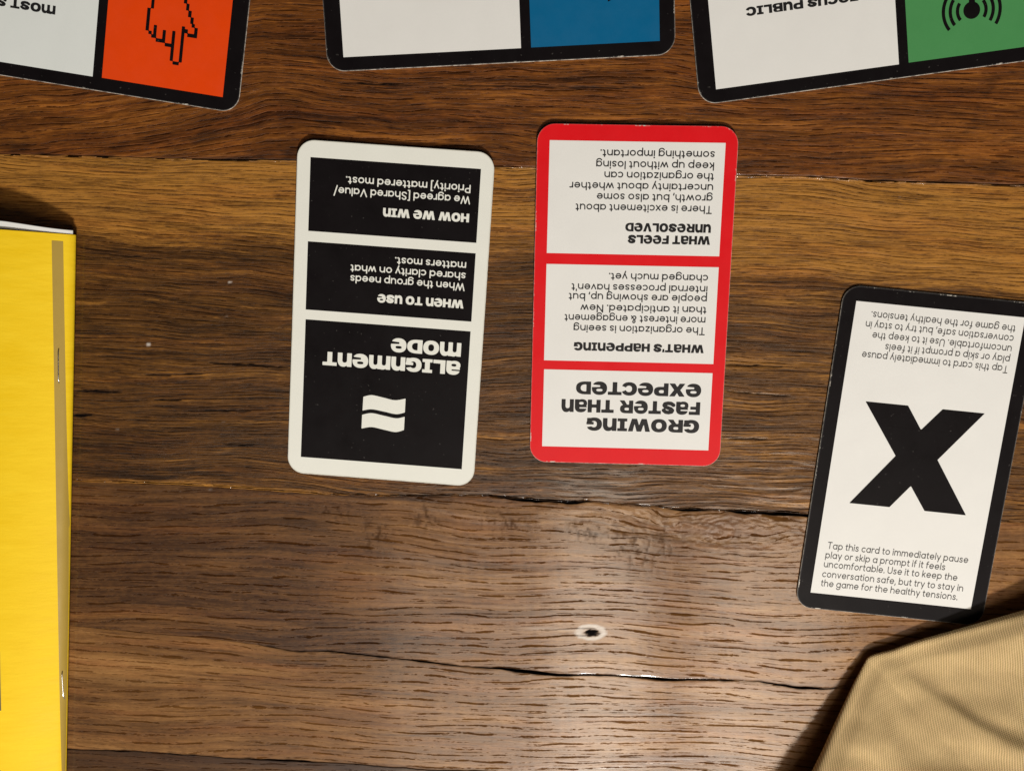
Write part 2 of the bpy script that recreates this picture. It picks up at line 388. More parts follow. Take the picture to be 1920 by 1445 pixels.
for k, fb, gb, ft, gt, dy in BANDS:
    yb = fb(cx) + gb(cx) * 0.5; yt = ft(cx) - gt(cx) * 0.5
    nr = int(np.max(yt - yb) / dy) + 2; fb_g, ft_g = gb(cx), gt(cx)
    t = np.linspace(0, 1, nr)
    t = np.concatenate([[0], [0.004], t[1:-1], [0.996], [1]]); nr = len(t)
    Y = yb[None] + (yt - yb)[None] * t[:, None]; X = np.broadcast_to(cx[None], Y.shape).copy()
    z, pit, crack, tone, stain, pale, V = plank_fields(k, X, Y, yb[None], yt[None], (sstep(0.02, 0.16, fb_g)[None], sstep(0.02, 0.16, ft_g)[None]))
    nc = len(cx)
    # skirt rows at both long edges
    ext = lambda a: np.concatenate([a[:1], a, a[-1:]])
    X, Y, z, pit, crack, tone, stain, pale, V = map(ext, (X, Y, z, pit, crack, tone, stain, pale, V))
    z[0] = -9; z[-1] = -9; nr += 2
    crack[:2] = sstep(0.03, 0.22, gb(cx)); crack[-2:] = sstep(0.03, 0.22, gt(cx))       # joint walls coloured near black, the shade of the gap put in
    co = np.stack([X, Y, z], 2).reshape(-1, 3) * MM
    idx = np.arange(nr * nc).reshape(nr, nc)
    quads = np.stack([idx[:-1, :-1], idx[:-1, 1:], idx[1:, 1:], idx[1:, :-1]], 2).reshape(-1, 4)
    me = bpy.data.meshes.new('plank')
    me.vertices.add(len(co)); me.vertices.foreach_set('co', co.astype(np.float32).ravel())
    me.loops.add(quads.size); me.loops.foreach_set('vertex_index', quads.astype(np.int32).ravel())
    me.polygons.add(len(quads)); me.polygons.foreach_set('loop_start', np.arange(0, quads.size, 4, dtype=np.int32))
    me.polygons.foreach_set('loop_total', np.full(len(quads), 4, dtype=np.int32))
    me.polygons.foreach_set('use_smooth', np.ones(len(quads), dtype=bool))
    me.update()
    for nm, a in (('pit', pit), ('crack', crack), ('tone', tone), ('stain', stain), ('pale', pale)):
        at = me.attributes.new(nm, 'FLOAT', 'POINT'); at.data.foreach_set('value', a.astype(np.float32).ravel())
    at = me.attributes.new('grain', 'FLOAT_VECTOR', 'POINT')
    at.data.foreach_set('vector', np.stack([X, V, 0 * X + 31.7 * k], 2).astype(np.float32).ravel())
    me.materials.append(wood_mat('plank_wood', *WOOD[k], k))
    link(bpy.data.objects.new('plank', me), table)
tb = NT('dark_gap_wood'); o_ = tb.obj()
tb.out(tb.ramp(tb.noise(o_, 120, 3), [(0.3, (0.004, 0.003, 0.002)), (0.7, (0.012, 0.008, 0.005))]), 0.9)
bx = [(-0.47, -0.30), (0.47, -0.33), (0.47, 0.28), (-0.47, 0.31)]
mesh('table_base', [(x, y, z) for z in (-0.03, -0.006) for x, y in bx],
     [(3, 2, 1, 0), (4, 5, 6, 7), (0, 1, 5, 4), (1, 2, 6, 5), (2, 3, 7, 6), (3, 0, 4, 7)], tb.m, table)

# ---------------------------------------------------------------- lettering from signed distance shapes
def seg_d(X, Y, x0, y0, x1, y1):
    dx, dy = x1 - x0, y1 - y0; L2 = dx * dx + dy * dy
    if L2 < 1e-9: return np.hypot(X - x0, Y - y0)
    t = np.clip(((X - x0) * dx + (Y - y0) * dy) / L2, 0, 1)
    return np.hypot(X - x0 - t * dx, Y - y0 - t * dy)
def line(*pts):
    return lambda X, Y: np.min([seg_d(X, Y, *pts[i], *pts[i + 1]) for i in range(len(pts) - 1)], axis=0)
def arc(cx_, cy_, rx, ry, a0, a1):
    n = max(4, int(abs(a1 - a0) / 15))
    return line(*[(cx_ + rx * math.cos(math.radians(a0 + (a1 - a0) * i / n)), cy_ + ry * math.sin(math.radians(a0 + (a1 - a0) * i / n))) for i in range(n + 1)])
def dot(x, y, grow=0.035): return lambda X, Y: np.hypot(X - x, Y - y) - grow
ring = arc(.5, .5, .415, .415, 0, 360)
HW = 0.088   # half stroke; heavier for the white-on-black and red card text
Sp = ((.62, .78), (.52, .88), (.38, .915), (.2, .88), (.12, .75), (.18, .6), (.38, .51), (.58, .43), (.66, .28), (.58, .13), (.4, .085), (.2, .11), (.08, .22))
stem = line((.085, .07), (.085, .93)); tall = line((.085, .07), (.085, 1.36))
BODY = {
 'a': (1.0, [ring, line((.915, .07), (.915, .93))]), 'b': (1.0, [ring, tall]), 'c': (.86, [arc(.5, .5, .415, .415, 48, 312)]),
 'd': (1.0, [ring, line((.915, .07), (.915, 1.36))]), 'e': (1.0, [arc(.5, .5, .415, .415, 0, 318), line((.085, .49), (.915, .49))]),
 'f': (.52, [arc(.44, 1.12, .24, .24, 80, 180), line((.2, .07), (.2, 1.12)), line((.05, .9), (.46, .9))]),
 'g': (1.0, [ring, line((.915, .93), (.915, 0)), arc(.5, 0, .415, .37, 200, 360)]),
 'h': (.94, [tall, arc(.47, .53, .385, .385, 0, 180), line((.855, .07), (.855, .53))]),
 'i': (.17, [stem, dot(.085, 1.25)]), 'k': (.76, [tall, line((.12, .42), (.64, .92)), line((.3, .6), (.69, .08))]), 'l': (.17, [tall]),
 'm': (1.42, [stem, arc(.40, .6, .315, .315, 0, 180), line((.715, .07), (.715, .6)), arc(1.03, .6, .315, .315, 0, 180), line((1.345, .07), (1.345, .6))]),
 'n': (.94, [stem, arc(.47, .53, .385, .385, 0, 180), line((.855, .07), (.855, .53))]), 'o': (1.0, [ring]),
 'p': (1.0, [ring, line((.085, -.36), (.085, .93))]), 'r': (.54, [stem, arc(.42, .55, .335, .365, 68, 180)]),
 's': (.75, [line(*Sp)]), 't': (.52, [line((.22, .3), (.22, 1.2)), line((.05, .9), (.47, .9)), arc(.42, .28, .2, .195, 180, 285)]),
 'u': (.94, [line((.085, .93), (.085, .47)), arc(.47, .47, .385, .385, 180, 360), line((.855, .07), (.855, .93))]),
 'v': (.86, [line((.07, .93), (.43, .1), (.79, .93))]), 'w': (1.32, [line((.07, .93), (.36, .1), (.66, .9), (.96, .1), (1.25, .93))]),
 'x': (.82, [line((.08, .93), (.74, .07)), line((.74, .93), (.08, .07))]), 'y': (.86, [line((.07, .93), (.43, .12)), line((.79, .93), (.33, -.36))]),
 'z': (.78, [line((.09, .915), (.68, .915), (.09, .085), (.7, .085))]),
 'W': (1.62, [line((.07, 1.35), (.43, .1), (.81, 1.3), (1.19, .1), (1.55, 1.35))]), 'V': (1.15, [line((.07, 1.35), (.575, .1), (1.08, 1.35))]),
 'S': (.95, [line(*[(x * 1.28, .06 + (y - .085) * 1.5 + .03) for x, y in Sp])]),
 'P': (.93, [tall, line((.085, 1.335), (.5, 1.335)), arc(.5, .99, .345, .345, -90, 90), line((.5, .645), (.085, .645))]),
 'T': (1.0, [line((.5, .07), (.5, 1.33)), line((.07, 1.335), (.93, 1.335))]), 'N': (1.1, [tall, line((.085, 1.35), (1.0, .07)), line((1.0, .07), (1.0, 1.36))]),
 'U': (1.08, [line((.085, 1.36), (.085, .5)), arc(.54, .5, .455, .415, 180, 360), line((.995, .5), (.995, 1.36))]),
 '.': (.2, [dot(.1, .1)]), ',': (.2, [line((.13, .12), (.06, -.2))]), "'": (.17, [line((.085, 1.34), (.085, 1.05))]),
 '[': (.36, [line((.33, 1.45), (.09, 1.45), (.09, -.3), (.33, -.3))]), ']': (.36, [line((.03, 1.45), (.27, 1.45), (.27, -.3), (.03, -.3))]),
 '/': (.62, [line((.06, -.25), (.56, 1.5))]),
 '&': (1.0, [line((.95, .08), (.3, .85), (.22, 1.1), (.4, 1.33), (.6, 1.3), (.68, 1.1), (.55, .88), (.22, .62), (.1, .38), (.2, .14), (.45, .085), (.7, .2), (.9, .55))]),
}
def u_(*fs): return lambda X, Y: np.min([f(X, Y) for f in fs], axis=0)
def i_(*fs): return lambda X, Y: np.max([f(X, Y) for f in fs], axis=0)
def s_(a, *bs): return lambda X, Y: np.maximum(a(X, Y), -np.min([b(X, Y) for b in bs], axis=0))
def bxf(x0, y0, x1, y1): return lambda X, Y: np.maximum(np.abs(X - (x0 + x1) / 2) - (x1 - x0) / 2, np.abs(Y - (y0 + y1) / 2) - (y1 - y0) / 2)
def el(cx_, cy_, rx, ry, p=2.25): return lambda X, Y: ((np.abs((X - cx_) / rx) ** p + np.abs((Y - cy_) / ry) ** p) ** (1 / p) - 1) * min(rx, ry)
def ab(y): return lambda X, Y: y - Y
def rt(x): return lambda X, Y: x - X
def poly(*P):
    def f(X, Y):
        d = np.min([seg_d(X, Y, *P[i], *P[(i + 1) % len(P)]) for i in range(len(P))], axis=0)
        ins = np.zeros(X.shape, bool)
        for i in range(len(P)):
            (x0, y0), (x1, y1) = P[i], P[(i + 1) % len(P)]
            if y0 == y1: continue
            c = ((y0 > Y) != (y1 > Y)) & (X < (x1 - x0) * (Y - y0) / (y1 - y0) + x0); ins ^= c
        return np.where(ins, -d, d)
    return f
def stroke(hw, *pts):
    l = line(*pts); return lambda X, Y: l(X, Y) - hw
def rot(f, w): return lambda X, Y: f(w - X, 1 - Y)
def arch(x0, x1, x2, x3): # stems x0-x1 and x2-x3 joined by a round shoulder
    return s_(u_(bxf(x0, 0, x1, 1), i_(el((x1 + x3) / 2 - .06, .50, (x3 - x1) / 2 + .06, .52), ab(.48)), bxf(x2, 0, x3, .52)),
              u_(bxf(x1, -.2, x2, .54), el((x1 + x2) / 2, .54, (x2 - x1) / 2, .17)))
HEAD = {
 'O': (1.06, s_(el(.53, .5, .53, .52), el(.53, .5, .195, .25))),
 'G': (1.03, u_(s_(el(.53, .5, .53, .52), el(.55, .5, .20, .25), poly((.5, .52), (1.3, .52), (1.3, .80), (.72, .68))), bxf(.56, .33, 1.02, .53), bxf(.73, .02, 1.02, .53))),
 'C': (.98, s_(el(.53, .5, .53, .52), el(.55, .5, .21, .25), poly((.55, .5), (1.3, .86), (1.3, .14)))),
 'D': (1.02, s_(u_(bxf(0, 0, .32, 1), i_(el(.38, .5, .64, .5, 2.4), rt(.2))), i_(el(.38, .5, .32, .27, 2.4), rt(.32)))),
 'R': (1.03, s_(u_(bxf(0, 0, .32, 1), i_(u_(el(.52, .66, .46, .34, 2.5), bxf(.2, .32, .52, 1)), rt(.1)), poly((.4, .42), (.72, .42), (1.04, 0), (.66, 0))), i_(el(.46, .67, .18, .105, 2.6), rt(.32)))),
 'P': (.98, s_(u_(bxf(0, 0, .32, 1), i_(u_(el(.52, .64, .46, .36, 2.5), bxf(.2, .28, .52, 1)), rt(.1))), i_(el(.46, .65, .18, .12, 2.6), rt(.32)))),
 'B': (1.0, s_(u_(bxf(0, 0, .32, 1), i_(u_(el(.52, .74, .42, .26, 2.5), bxf(.2, .48, .52, 1)), rt(.1)), i_(u_(el(.54, .29, .46, .29, 2.5), bxf(.2, 0, .54, .56)), rt(.1))),
            i_(el(.46, .745, .15, .075, 3), rt(.32)), i_(el(.46, .275, .17, .085, 3), rt(.32)))),
 'W': (1.5, poly((0, 1), (.33, 1), (.44, .42), (.59, 1), (.91, 1), (1.06, .42), (1.17, 1), (1.5, 1), (1.25, 0), (.90, 0), (.75, .52), (.60, 0), (.25, 0))),
 'I': (.66, u_(bxf(.17, 0, .49, 1), bxf(0, 0, .66, .23), bxf(0, .77, .66, 1))),
 'N': (.93, arch(0, .31, .62, .93)), 'U': (.93, rot(arch(0, .31, .62, .93), .93)),
 'M': (1.42, u_(arch(0, .29, .565, .855), arch(.565, .855, 1.13, 1.42))),
 'T': (.94, u_(bxf(.31, 0, .63, 1), bxf(0, .75, .94, 1))),
 'F': (.83, u_(bxf(0, 0, .32, 1), bxf(0, .75, .83, 1), bxf(0, .36, .73, .59))),
 'A': (.93, s_(u_(i_(el(.46, .60, .45, .41), ab(.52)), bxf(.60, 0, .91, .62), el(.37, .31, .38, .33)), el(.42, .30, .17, .10), bxf(-.2, .615, .56, .715))),
 'E': (1.04, s_(el(.52, .5, .52, .52), el(.52, .645, .21, .10, 2.6), poly((.48, .27), (1.3, .20), (1.3, .43), (.48, .40)))),
 'S': (.98, stroke(.145, (.84, .70), (.68, .83), (.46, .86), (.24, .80), (.19, .69), (.30, .58), (.5, .51), (.72, .43), (.81, .31), (.76, .2), (.54, .14), (.30, .16), (.12, .28))),
 'H': (.97, u_(bxf(0, 0, .32, 1), bxf(.65, 0, .97, 1), bxf(.2, .37, .8, .62))),
 'X': (1.06, poly((0, 1), (.39, 1), (.53, .73), (.68, 1), (1.06, 1), (.74, .5), (1.07, 0), (.68, 0), (.52, .27), (.37, 0), (-.01, 0), (.31, .5))),
 'L': (.80, u_(bxf(0, 0, .32, 1), bxf(0, 0, .80, .26))),
 'V': (1.07, poly((0, 1), (.35, 1), (.535, .36), (.72, 1), (1.07, 1), (.71, 0), (.36, 0))),
 "'": (.27, poly((0, 1), (.29, 1), (.22, .6), (.03, .6))),
}
def fill(f, x0, x1, y0, y1, n):
    """marching squares: flat polygons covering f < 0"""
    h = (y1 - y0) / n; m = max(3, int(math.ceil((x1 - x0) / h)))
    xs = x0 + np.arange(m + 1) * h; ys = y0 + np.arange(n + 1) * h
    X, Y = np.meshgrid(xs, ys); D = f(X, Y)
    V, F, key = [], [], {}
    def vert(x, y):
        k = (round(x, 5), round(y, 5))
        if k not in key: key[k] = len(V); V.append((x, y))
        return key[k]
    for j in range(n):
        run = None
        for i in range(m + 1):
            full = i < m and D[j, i] < 0 and D[j, i + 1] < 0 and D[j + 1, i] < 0 and D[j + 1, i + 1] < 0
            if full:
                if run is None: run = i
                continue
            if run is not None:
                F.append([vert(xs[run], ys[j]), vert(xs[i], ys[j]), vert(xs[i], ys[j + 1]), vert(xs[run], ys[j + 1])]); run = None
            if i >= m: continue
            c = [(xs[i], ys[j], D[j, i]), (xs[i + 1], ys[j], D[j, i + 1]), (xs[i + 1], ys[j + 1], D[j + 1, i + 1]), (xs[i], ys[j + 1], D[j + 1, i])]
            P = []
            for a in range(4):
                p, q = c[a], c[(a + 1) % 4]
                if p[2] < 0: P.append((p[0], p[1]))
                if (p[2] < 0) != (q[2] < 0):
                    t = p[2] / (p[2] - q[2]); P.append((p[0] + (q[0] - p[0]) * t, p[1] + (q[1] - p[1]) * t))
            idx = []
            for p in P:
                v = vert(*p)
                if v not in idx: idx.append(v)
            if len(idx) >= 3: F.append(idx)
    return V, F
_cache = {}
def glyph(kind, ch):
    if (kind, ch) not in _cache:
        if kind.startswith('body'):
            w, fs = BODY[ch]
            f = lambda X, Y: np.min([q(X, Y) for q in fs], axis=0) - (0.096 if kind == 'body' else 0.108)
            _cache[kind, ch] = (w, *fill(f, -.12, w + .14, -.50, 1.66, 36))
        else:
            w, f = HEAD[ch]
            _cache[kind, ch] = (w, *fill(f, -.06, w + .08, -.06, 1.06, 30))
    return _cache[kind, ch]
def text_shape(kind, s, size, width=None):
    """flat outline set of one line, starting at 0; squeezed to the measured width"""
    gap = 0.20 if kind.startswith('body') else 0.055; space = 0.44 if kind.startswith('body') else 0.36
    V, F, x = [], [], 0.0
    for ch in s:
        if ch == ' ': x += space; continue
        w, gv, gf = glyph(kind, ch)
        b = len(V)
        V += [(x + a, y) for a, y in gv]; F += [[b + q for q in f] for f in gf]
        x += w + gap
    x -= gap
    k = (width / (x * size)) if width else 1.0
    return [(a * size * k, y * size) for a, y in V], F, k

# ---------------------------------------------------------------- cards
CW, CL, CR, CT = 70.0, 121.0, 6.2, 0.42       # tarot sized cards, mm
class Card:
    def __init__(self, name, label, x, y, deg, landscape, ink, worn, bend=lambda u, v: 0.0, lift=0.0, group=None, chips=()):
        self.root = thing(name, label, 'card', (x * MM, y * MM, 0), math.radians(deg), group)
        self.bend = bend; self.lift = lift
        self.w, self.h = (CL, CW) if landscape else (CW, CL)
        self.body(ink, worn)
    def z(self, u, v, dz): return (self.lift + CT + self.bend(u, v) + dz) * MM
    def outline(self, ins, n=9):
        w, h, r = self.w / 2 - ins, self.h / 2 - ins, CR - ins
        pts = []
        for (sx, sy, a0) in ((1, 1, 0), (-1, 1, 90), (-1, -1, 180), (1, -1, 270)):
            cx_, cy_ = sx * (w - r), sy * (h - r)
            for i in range(n + 1):
                a = math.radians(a0 + 90 * i / n); pts.append((cx_ + r * math.cos(a), cy_ + r * math.sin(a)))
            # along the following straight side
        out = []
        for i, p in enumerate(pts):
            q = pts[(i + 1) % len(pts)]; d = math.hypot(q[0] - p[0], q[1] - p[1]); m = max(1, int(d / 6))
            out += [(p[0] + (q[0] - p[0]) * k / m, p[1] + (q[1] - p[1]) * k / m) for k in range(m)]
        return out
    def body(self, ink, worn):
        # levels across v, half width from the rounded corner
        w, h, r = self.w / 2, self.h / 2, CR
        def strip(ins):
            lv = []
            for i in range(10): lv.append(-h + r - (r - ins) * math.cos(math.radians(90 * i / 9)) )
            lv = [-h + ins + (r - ins) * (1 - math.cos(math.radians(90 * i / 9))) for i in range(10)]
            mid = list(np.linspace(-h + r, h - r, 17)[1:-1])
            lv = lv + mid + [-a for a in lv[::-1]]
            hw = []
            for v in lv:
                d = abs(v) - (h - r); R = r - ins
                hw.append(w - ins if d <= 0 else w - r + math.sqrt(max(0, R * R - d * d)))
            return lv, hw
        V, F, mi = [], [], []
        # top face as bands, bevelled rim, white core side, underside
        def face(dz, ins, flip, m):
            lv, hw = strip(ins); nu = 9; base = len(V)
            for v, a in zip(lv, hw):
                for j in range(nu):
                    uu = -a + 2 * a * j / (nu - 1); V.append((uu * MM, v * MM, self.z(uu, v, dz)))
            for i in range(len(lv) - 1):
                for j in range(nu - 1):
                    q = [base + i * nu + j, base + i * nu + j + 1, base + (i + 1) * nu + j + 1, base + (i + 1) * nu + j]
                    F.append(q[::-1] if flip else q); mi.append(m)
        face(0, 0.09, False, 0); face(-CT, 0.09, True, 1)
        rings = [(0.09, 0.0, 0), (0.0, -0.07, 1), (0.0, -CT + 0.07, 1), (0.09, -CT, 1)]
        prev = None
        for ins, dz, m in rings:
            o = self.outline(ins); b = len(V); V += [(u * MM, v * MM, self.z(u, v, dz)) for u, v in o]
            if prev is not None:
                n = len(o)
                for i in range(n): F.append([b + i, b + (i + 1) % n, prev + (i + 1) % n, prev + i]); mi.append(1)
            prev = b
        o = mesh('card_stock', V, F, [ink, M['core']], self.root)
        o.data.polygons.foreach_set('material_index', mi)
        # thin rubbed rim of the printed face
        a, b_ = self.outline(0.11), self.outline(0.42); n = len(a)
        V = [(u * MM, v * MM, self.z(u, v, 0.010)) for u, v in a] + [(u * MM, v * MM, self.z(u, v, 0.014)) for u, v in b_]
        mesh('worn_edge', V, [[i, (i + 1) % n, n + (i + 1) % n, n + i] for i in range(n)], worn, self.root)
    def flat(self, name, V, F, mat, parent, dz, label=None):
        return mesh(name, [(u * MM, v * MM, self.z(u, v, dz)) for u, v in V], F, mat, parent, label=label)
    def panel(self, u0, u1, v0, v1, mat, label=None, name='printed_panel'):
        us = np.linspace(u0, u1, max(2, int((u1 - u0) / 6) + 1)); vs = np.linspace(v0, v1, max(2, int((v1 - v0) / 4) + 1))
        V = [(a, b) for b in vs for a in us]; n = len(us)
        F = [[j * n + i, j * n + i + 1, (j + 1) * n + i + 1, (j + 1) * n + i] for j in range(len(vs) - 1) for i in range(n - 1)]
        return self.flat(name, V, F, mat, self.root, 0.025, label)
    def text(self, name, kind, size, lines, mat, parent, inverted=True, label=None):
        """lines: (string, start u, baseline v, width mm)"""
        V, F = [], []
        for s, u, v, wd_ in lines:
            tv, tf, k = text_shape(kind, s, size, wd_); b = len(V)
            V += [(u - a, v - y) if inverted else (u + a, v + y) for a, y in tv]; F += [[b + q for q in f] for f in tf]
        return self.flat(name, V, F, mat, parent, 0.045, label)
    def shape(self, name, f, box, n, mat, parent, label=None):
        V, F = fill(f, box[0], box[1], box[2], box[3], n)
        return self.flat(name, V, F, mat, parent, 0.045, label)

# white bordered card with black panels
A = Card('mode_card', 'white-bordered card with three black panels and two white wavy bars, left of the red card', -53.22, -15.45, -4.09, False, M['cream'], M['worn_cream'],
         bend=lambda u, v: 0.9 * max(0, (v + 40) / 100) ** 2 + 0.25 * (u / 35) ** 2, lift=0.25)
p = A.panel(-30.2, 30.3, 28.9, 54.55, M['black'])
A.text('heading_text', 'head', 3.0, [('HOW WE WIN', 27.15, 38.85, 30.8)], M['cream'], p)
A.text('body_text', 'body_heavy', 1.95, [('We agreed [Shared Value/', 27.1, 44.9, 48.6), ('Priority] mattered most.', 27.0, 48.8, 44.3)], M['cream'], p)
p = A.panel(-30.2, 30.3, 0.75, 25.2, M['black'])
A.text('heading_text', 'head', 3.0, [('WHEN TO USE', 27.1, 8.25, 31.4)], M['cream'], p)
A.text('body_text', 'body_heavy', 1.95, [('When the group needs', 27.05, 14.3, 41.4), ('shared clarity on what', 27.15, 18.05, 41.5), ('matters most.', 27.1, 21.8, 25.6)], M['cream'], p)
p = A.panel(-30.1, 30.25, -54.15, -2.8, M['black'])
A.text('heading_text', 'head', 5.0, [('ALIGNMENT', 27.27, -14.05, 50.6), ('MODE', 27.2, -7.3, 25.7)], M['cream'], p)
def spline(P, n=8):
    out = []
    for i in range(len(P) - 1):
        p0, p1, p2, p3 = P[max(0, i - 1)], P[i], P[i + 1], P[min(len(P) - 1, i + 2)]
        for k in range(n):
            t = k / n
            out.append(tuple(0.5 * (2 * p1[c] + (p2[c] - p0[c]) * t + (2 * p0[c] - 5 * p1[c] + 4 * p2[c] - p3[c]) * t * t + (3 * p1[c] - p0[c] - 3 * p2[c] + p3[c]) * t ** 3) for c in (0, 1)))
    return out + [P[-1]]
f1 = poly(*(spline([(-7.75, -29.75), (-4.74, -28.90), (-0.39, -29.49), (3.96, -30.13), (7.89, -29.25)]) + spline([(7.88, -34.44), (4.70, -35.31), (0.10, -34.69), (-4.49, -34.17), (-7.82, -34.91)])))
f2 = poly(*(spline([(-7.9, -36.5), (-4.42, -35.62), (0.18, -36.24), (4.78, -36.85), (7.91, -36.04)]) + spline([(7.89, -41.02), (4.81, -42.05), (0.44, -41.49), (-4.18, -40.85), (-7.90, -41.7)])))
A.shape('wavy_icon', u_(f1, f2), (-8.6, 8.6, -43, -28), 90, M['cream'], p)

# red bordered card
Rd = Card('scenario_card', 'red-bordered card with three white text panels, between the white-bordered card and the X card', 34.5, -8.85, -1.15, False, M['red'], M['worn_red'],
          bend=lambda u, v: 0.65 * max(0, (v + 30) / 90) ** 2 + 0.2 * (u / 35) ** 2, lift=0.1)
p = Rd.panel(-30.6, 30.65, 15.9, 54.85, M['paper'])
Rd.text('heading_text', 'head', 3.0, [('WHAT FEELS', 27.15, 22.82, 29.1), ('UNRESOLVED', 27.2, 27.0, 30.2)], M['blacktext'], p)
Rd.text('body_text', 'body_heavy', 1.93, [('There is excitement about', 27.15, 33.3, 47.9), ('growth, but also some', 27.15, 37.05, 40.6), ('uncertainty about whether', 27.15, 40.75, 50.2), ('the organization can', 27.15, 44.5, 38.2), ('keep up without losing', 27.05, 48.15, 41.1), ('something important.', 27.1, 51.95, 39.8)], M['greytext'], p)
p = Rd.panel(-30.6, 30.7, -22.6, 12.05, M['paper'])
Rd.text('heading_text', 'head', 3.0, [("WHAT'S HAPPENING", 27.0, -15.75, 46.9)], M['blacktext'], p)
Rd.text('body_text', 'body_heavy', 1.93, [('The organization is seeing', 27.0, -9.5, 47.2), ('more interest & engagement', 27.0, -5.75, 50.5), ('than it anticipated. New', 27.1, -2.1, 45.0), ('people are showing up, but', 27.1, 1.85, 49.3), ("internal processes haven't", 27.1, 5.3, 48.4), ('changed much yet.', 27.1, 9.25, 35.2)], M['greytext'], p)
p = Rd.panel(-30.5, 30.6, -54.5, -25.92, M['paper'])
Rd.text('heading_text', 'head', 4.75, [('EXPECTED', 26.85, -30.05, 45.5), ('FASTER THAN', 26.8, -36.7, 50.6), ('GROWING', 26.8, -43.4, 41.1)], M['blacktext'], p)

# X card
K = Card('pause_card', 'black-bordered white card with a huge black X, at the right beside the tan cloth', 139.14, -67.02, -5.59, False, M['black'], M['worn_black'],
         bend=lambda u, v: 0.25 * (u / 35) ** 2)
p = K.panel(-30.0, 30.0, -54.3, 55.1, M['paper'])
TXT = ['Tap this card to immediately pause', 'play or skip a prompt if it feels', 'uncomfortable. Use it to keep the', 'conversation safe, but try to stay in', 'the game for the healthy tensions.']
K.text('body_text', 'body', 1.9, [(s, 27.3, v, w_) for s, v, w_ in zip(TXT, (37.4, 40.95, 44.65, 48.35, 51.95), (52.3, 44.5, 49.7, 52.7, 51.3))], M['softtext'], p)
K.text('body_text', 'body', 1.9, [(s, u, v, w_) for s, u, v, w_ in zip(TXT, (-26.4, -26.65, -26.7, -26.73, -26.67), (-36.75, -40.4, -43.95, -47.8, -51.4), (52.2, 44.6, 49.75, 52.6, 51.1))], M['softtext'], p, inverted=False)
K.shape('cross_icon', poly((-21.08, 19.6), (-5.6, 19.6), (0.46, 11.24), (6.9, 19.55), (22.05, 19.55), (8.25, 0.79), (21.98, -18.7), (6.76, -18.7), (0.28, -9.9), (-6.14, -18.6), (-21.04, -18.6), (-7.08, 0.72)), (-22.5, 23.5, -20, 21), 140, M['black'], p)

# three landscape cards along the far edge
GRP = 'black-bordered cards laid along the far edge'
O = Card('prompt_card', 'black-bordered card with an orange panel showing a pixel hand', -159.41, 100.55, -9.08, True, M['black'], M['worn_black'], group=GRP)
p = O.panel(-54.6, 8.0, -30.5, 30.5, M['cool'], 'pale white printed panel')
O.text('heading_text', 'head', 2.95, [('MOST ST', -6.9, -8.9, 24.4)], M['blacktext'], p)
p = O.panel(11.3, 54.6, -30.4, 30.4, M['orange'], 'orange printed panel')
rects = [(26.4, 27.5, -4.65, 8.5), (25.2, 26.4, -12.2, -4.6), (26.3, 27.5, -13.25, -12.1), (27.4, 29.2, -14.3, -13.15), (28.0, 29.15, -14.3, -9.9), (29.1, 32.45, -15.45, -14.2), (31.3, 32.45, -15.4, -11.1),
         (32.4, 35.2, -16.5, -15.3), (34.65, 35.8, -21.05, -10.9), (35.75, 38.0, -22.15, -21.0), (37.85, 39.0, -21.1, -8.9), (38.9, 40.1, -11.1, -9.7), (40.0, 43.5, -12.2, -10.95), (42.3, 43.5, -12.2, -8.75),
         (41.2, 42.35, -8.85, -7.6), (40.6, 41.75, -7.7, -5.5), (39.6, 40.8, -5.6, -3.4), (38.7, 39.8, -3.5, -1.2), (37.7, 38.9, -1.3, 1.2), (36.6, 37.8, 1.1, 3.5), (35.5, 36.7, 3.4, 9.6), (26.4, 36.7, 8.4, 9.6)]
O.shape('hand_icon', u_(*[bxf(a, c, b, d) for a, b, c, d in rects]), (24.6, 44.2, -23, 10.4), 160, M['black'], p)
U = Card('prompt_card', 'black-bordered card with a blue panel, in the middle of the far edge', -13.75, 107.65, 2.36, True, M['black'], M['worn_black'], group=GRP)
U.panel(-54.6, 7.4, -30.4, 30.4, M['paper'], 'pale white printed panel')
p = U.panel(10.9, 55.2, -30.35, 30.4, M['blue'], 'blue printed panel')
U.shape('arrow_icon', poly((37.7, -16.8), (37.9, 4), (42, 0), (46, 9), (50, 7), (46, -2), (51, -9.5)), (37, 52, -18, 10), 70, M['black'], p)
Gc = Card('prompt_card', 'black-bordered card with a green panel showing a broadcast symbol', 112.59, 100.56, 7.22, True, M['black'], M['worn_black'], group=GRP)
p = Gc.panel(-54.4, 8.1, -30.5, 30.5, M['paper'], 'pale white printed panel')
Gc.text('heading_text', 'head', 2.85, [('FOCUS PUBLIC', -4.1, -5.15, 37.8)], M['blacktext'], p)
p = Gc.panel(11.4, 54.6, -30.4, 30.4, M['green'], 'green printed panel')
def sector(f, sgn):
    def g(X, Y):
        a = np.degrees(np.arctan2(Y + 16.2, sgn * (X - 33.3)))
        return np.maximum(f(X, Y), (np.abs(a) - 35) * 0.08)
    return g
arcs = []
for r in (4.75, 7.15, 9.45):
    rg = (lambda r: lambda X, Y: np.abs(np.hypot(X - 33.3, Y + 16.2) - r) - 0.56)(r)
    arcs += [sector(rg, 1), sector(rg, -1)]
Gc.shape('broadcast_icon', u_(el(33.3, -16.2, 2.8, 2.8, 2), bxf(32.5, -15, 34.5, -2), *arcs), (22.5, 44.2, -24, -1), 130, M['black'], p)

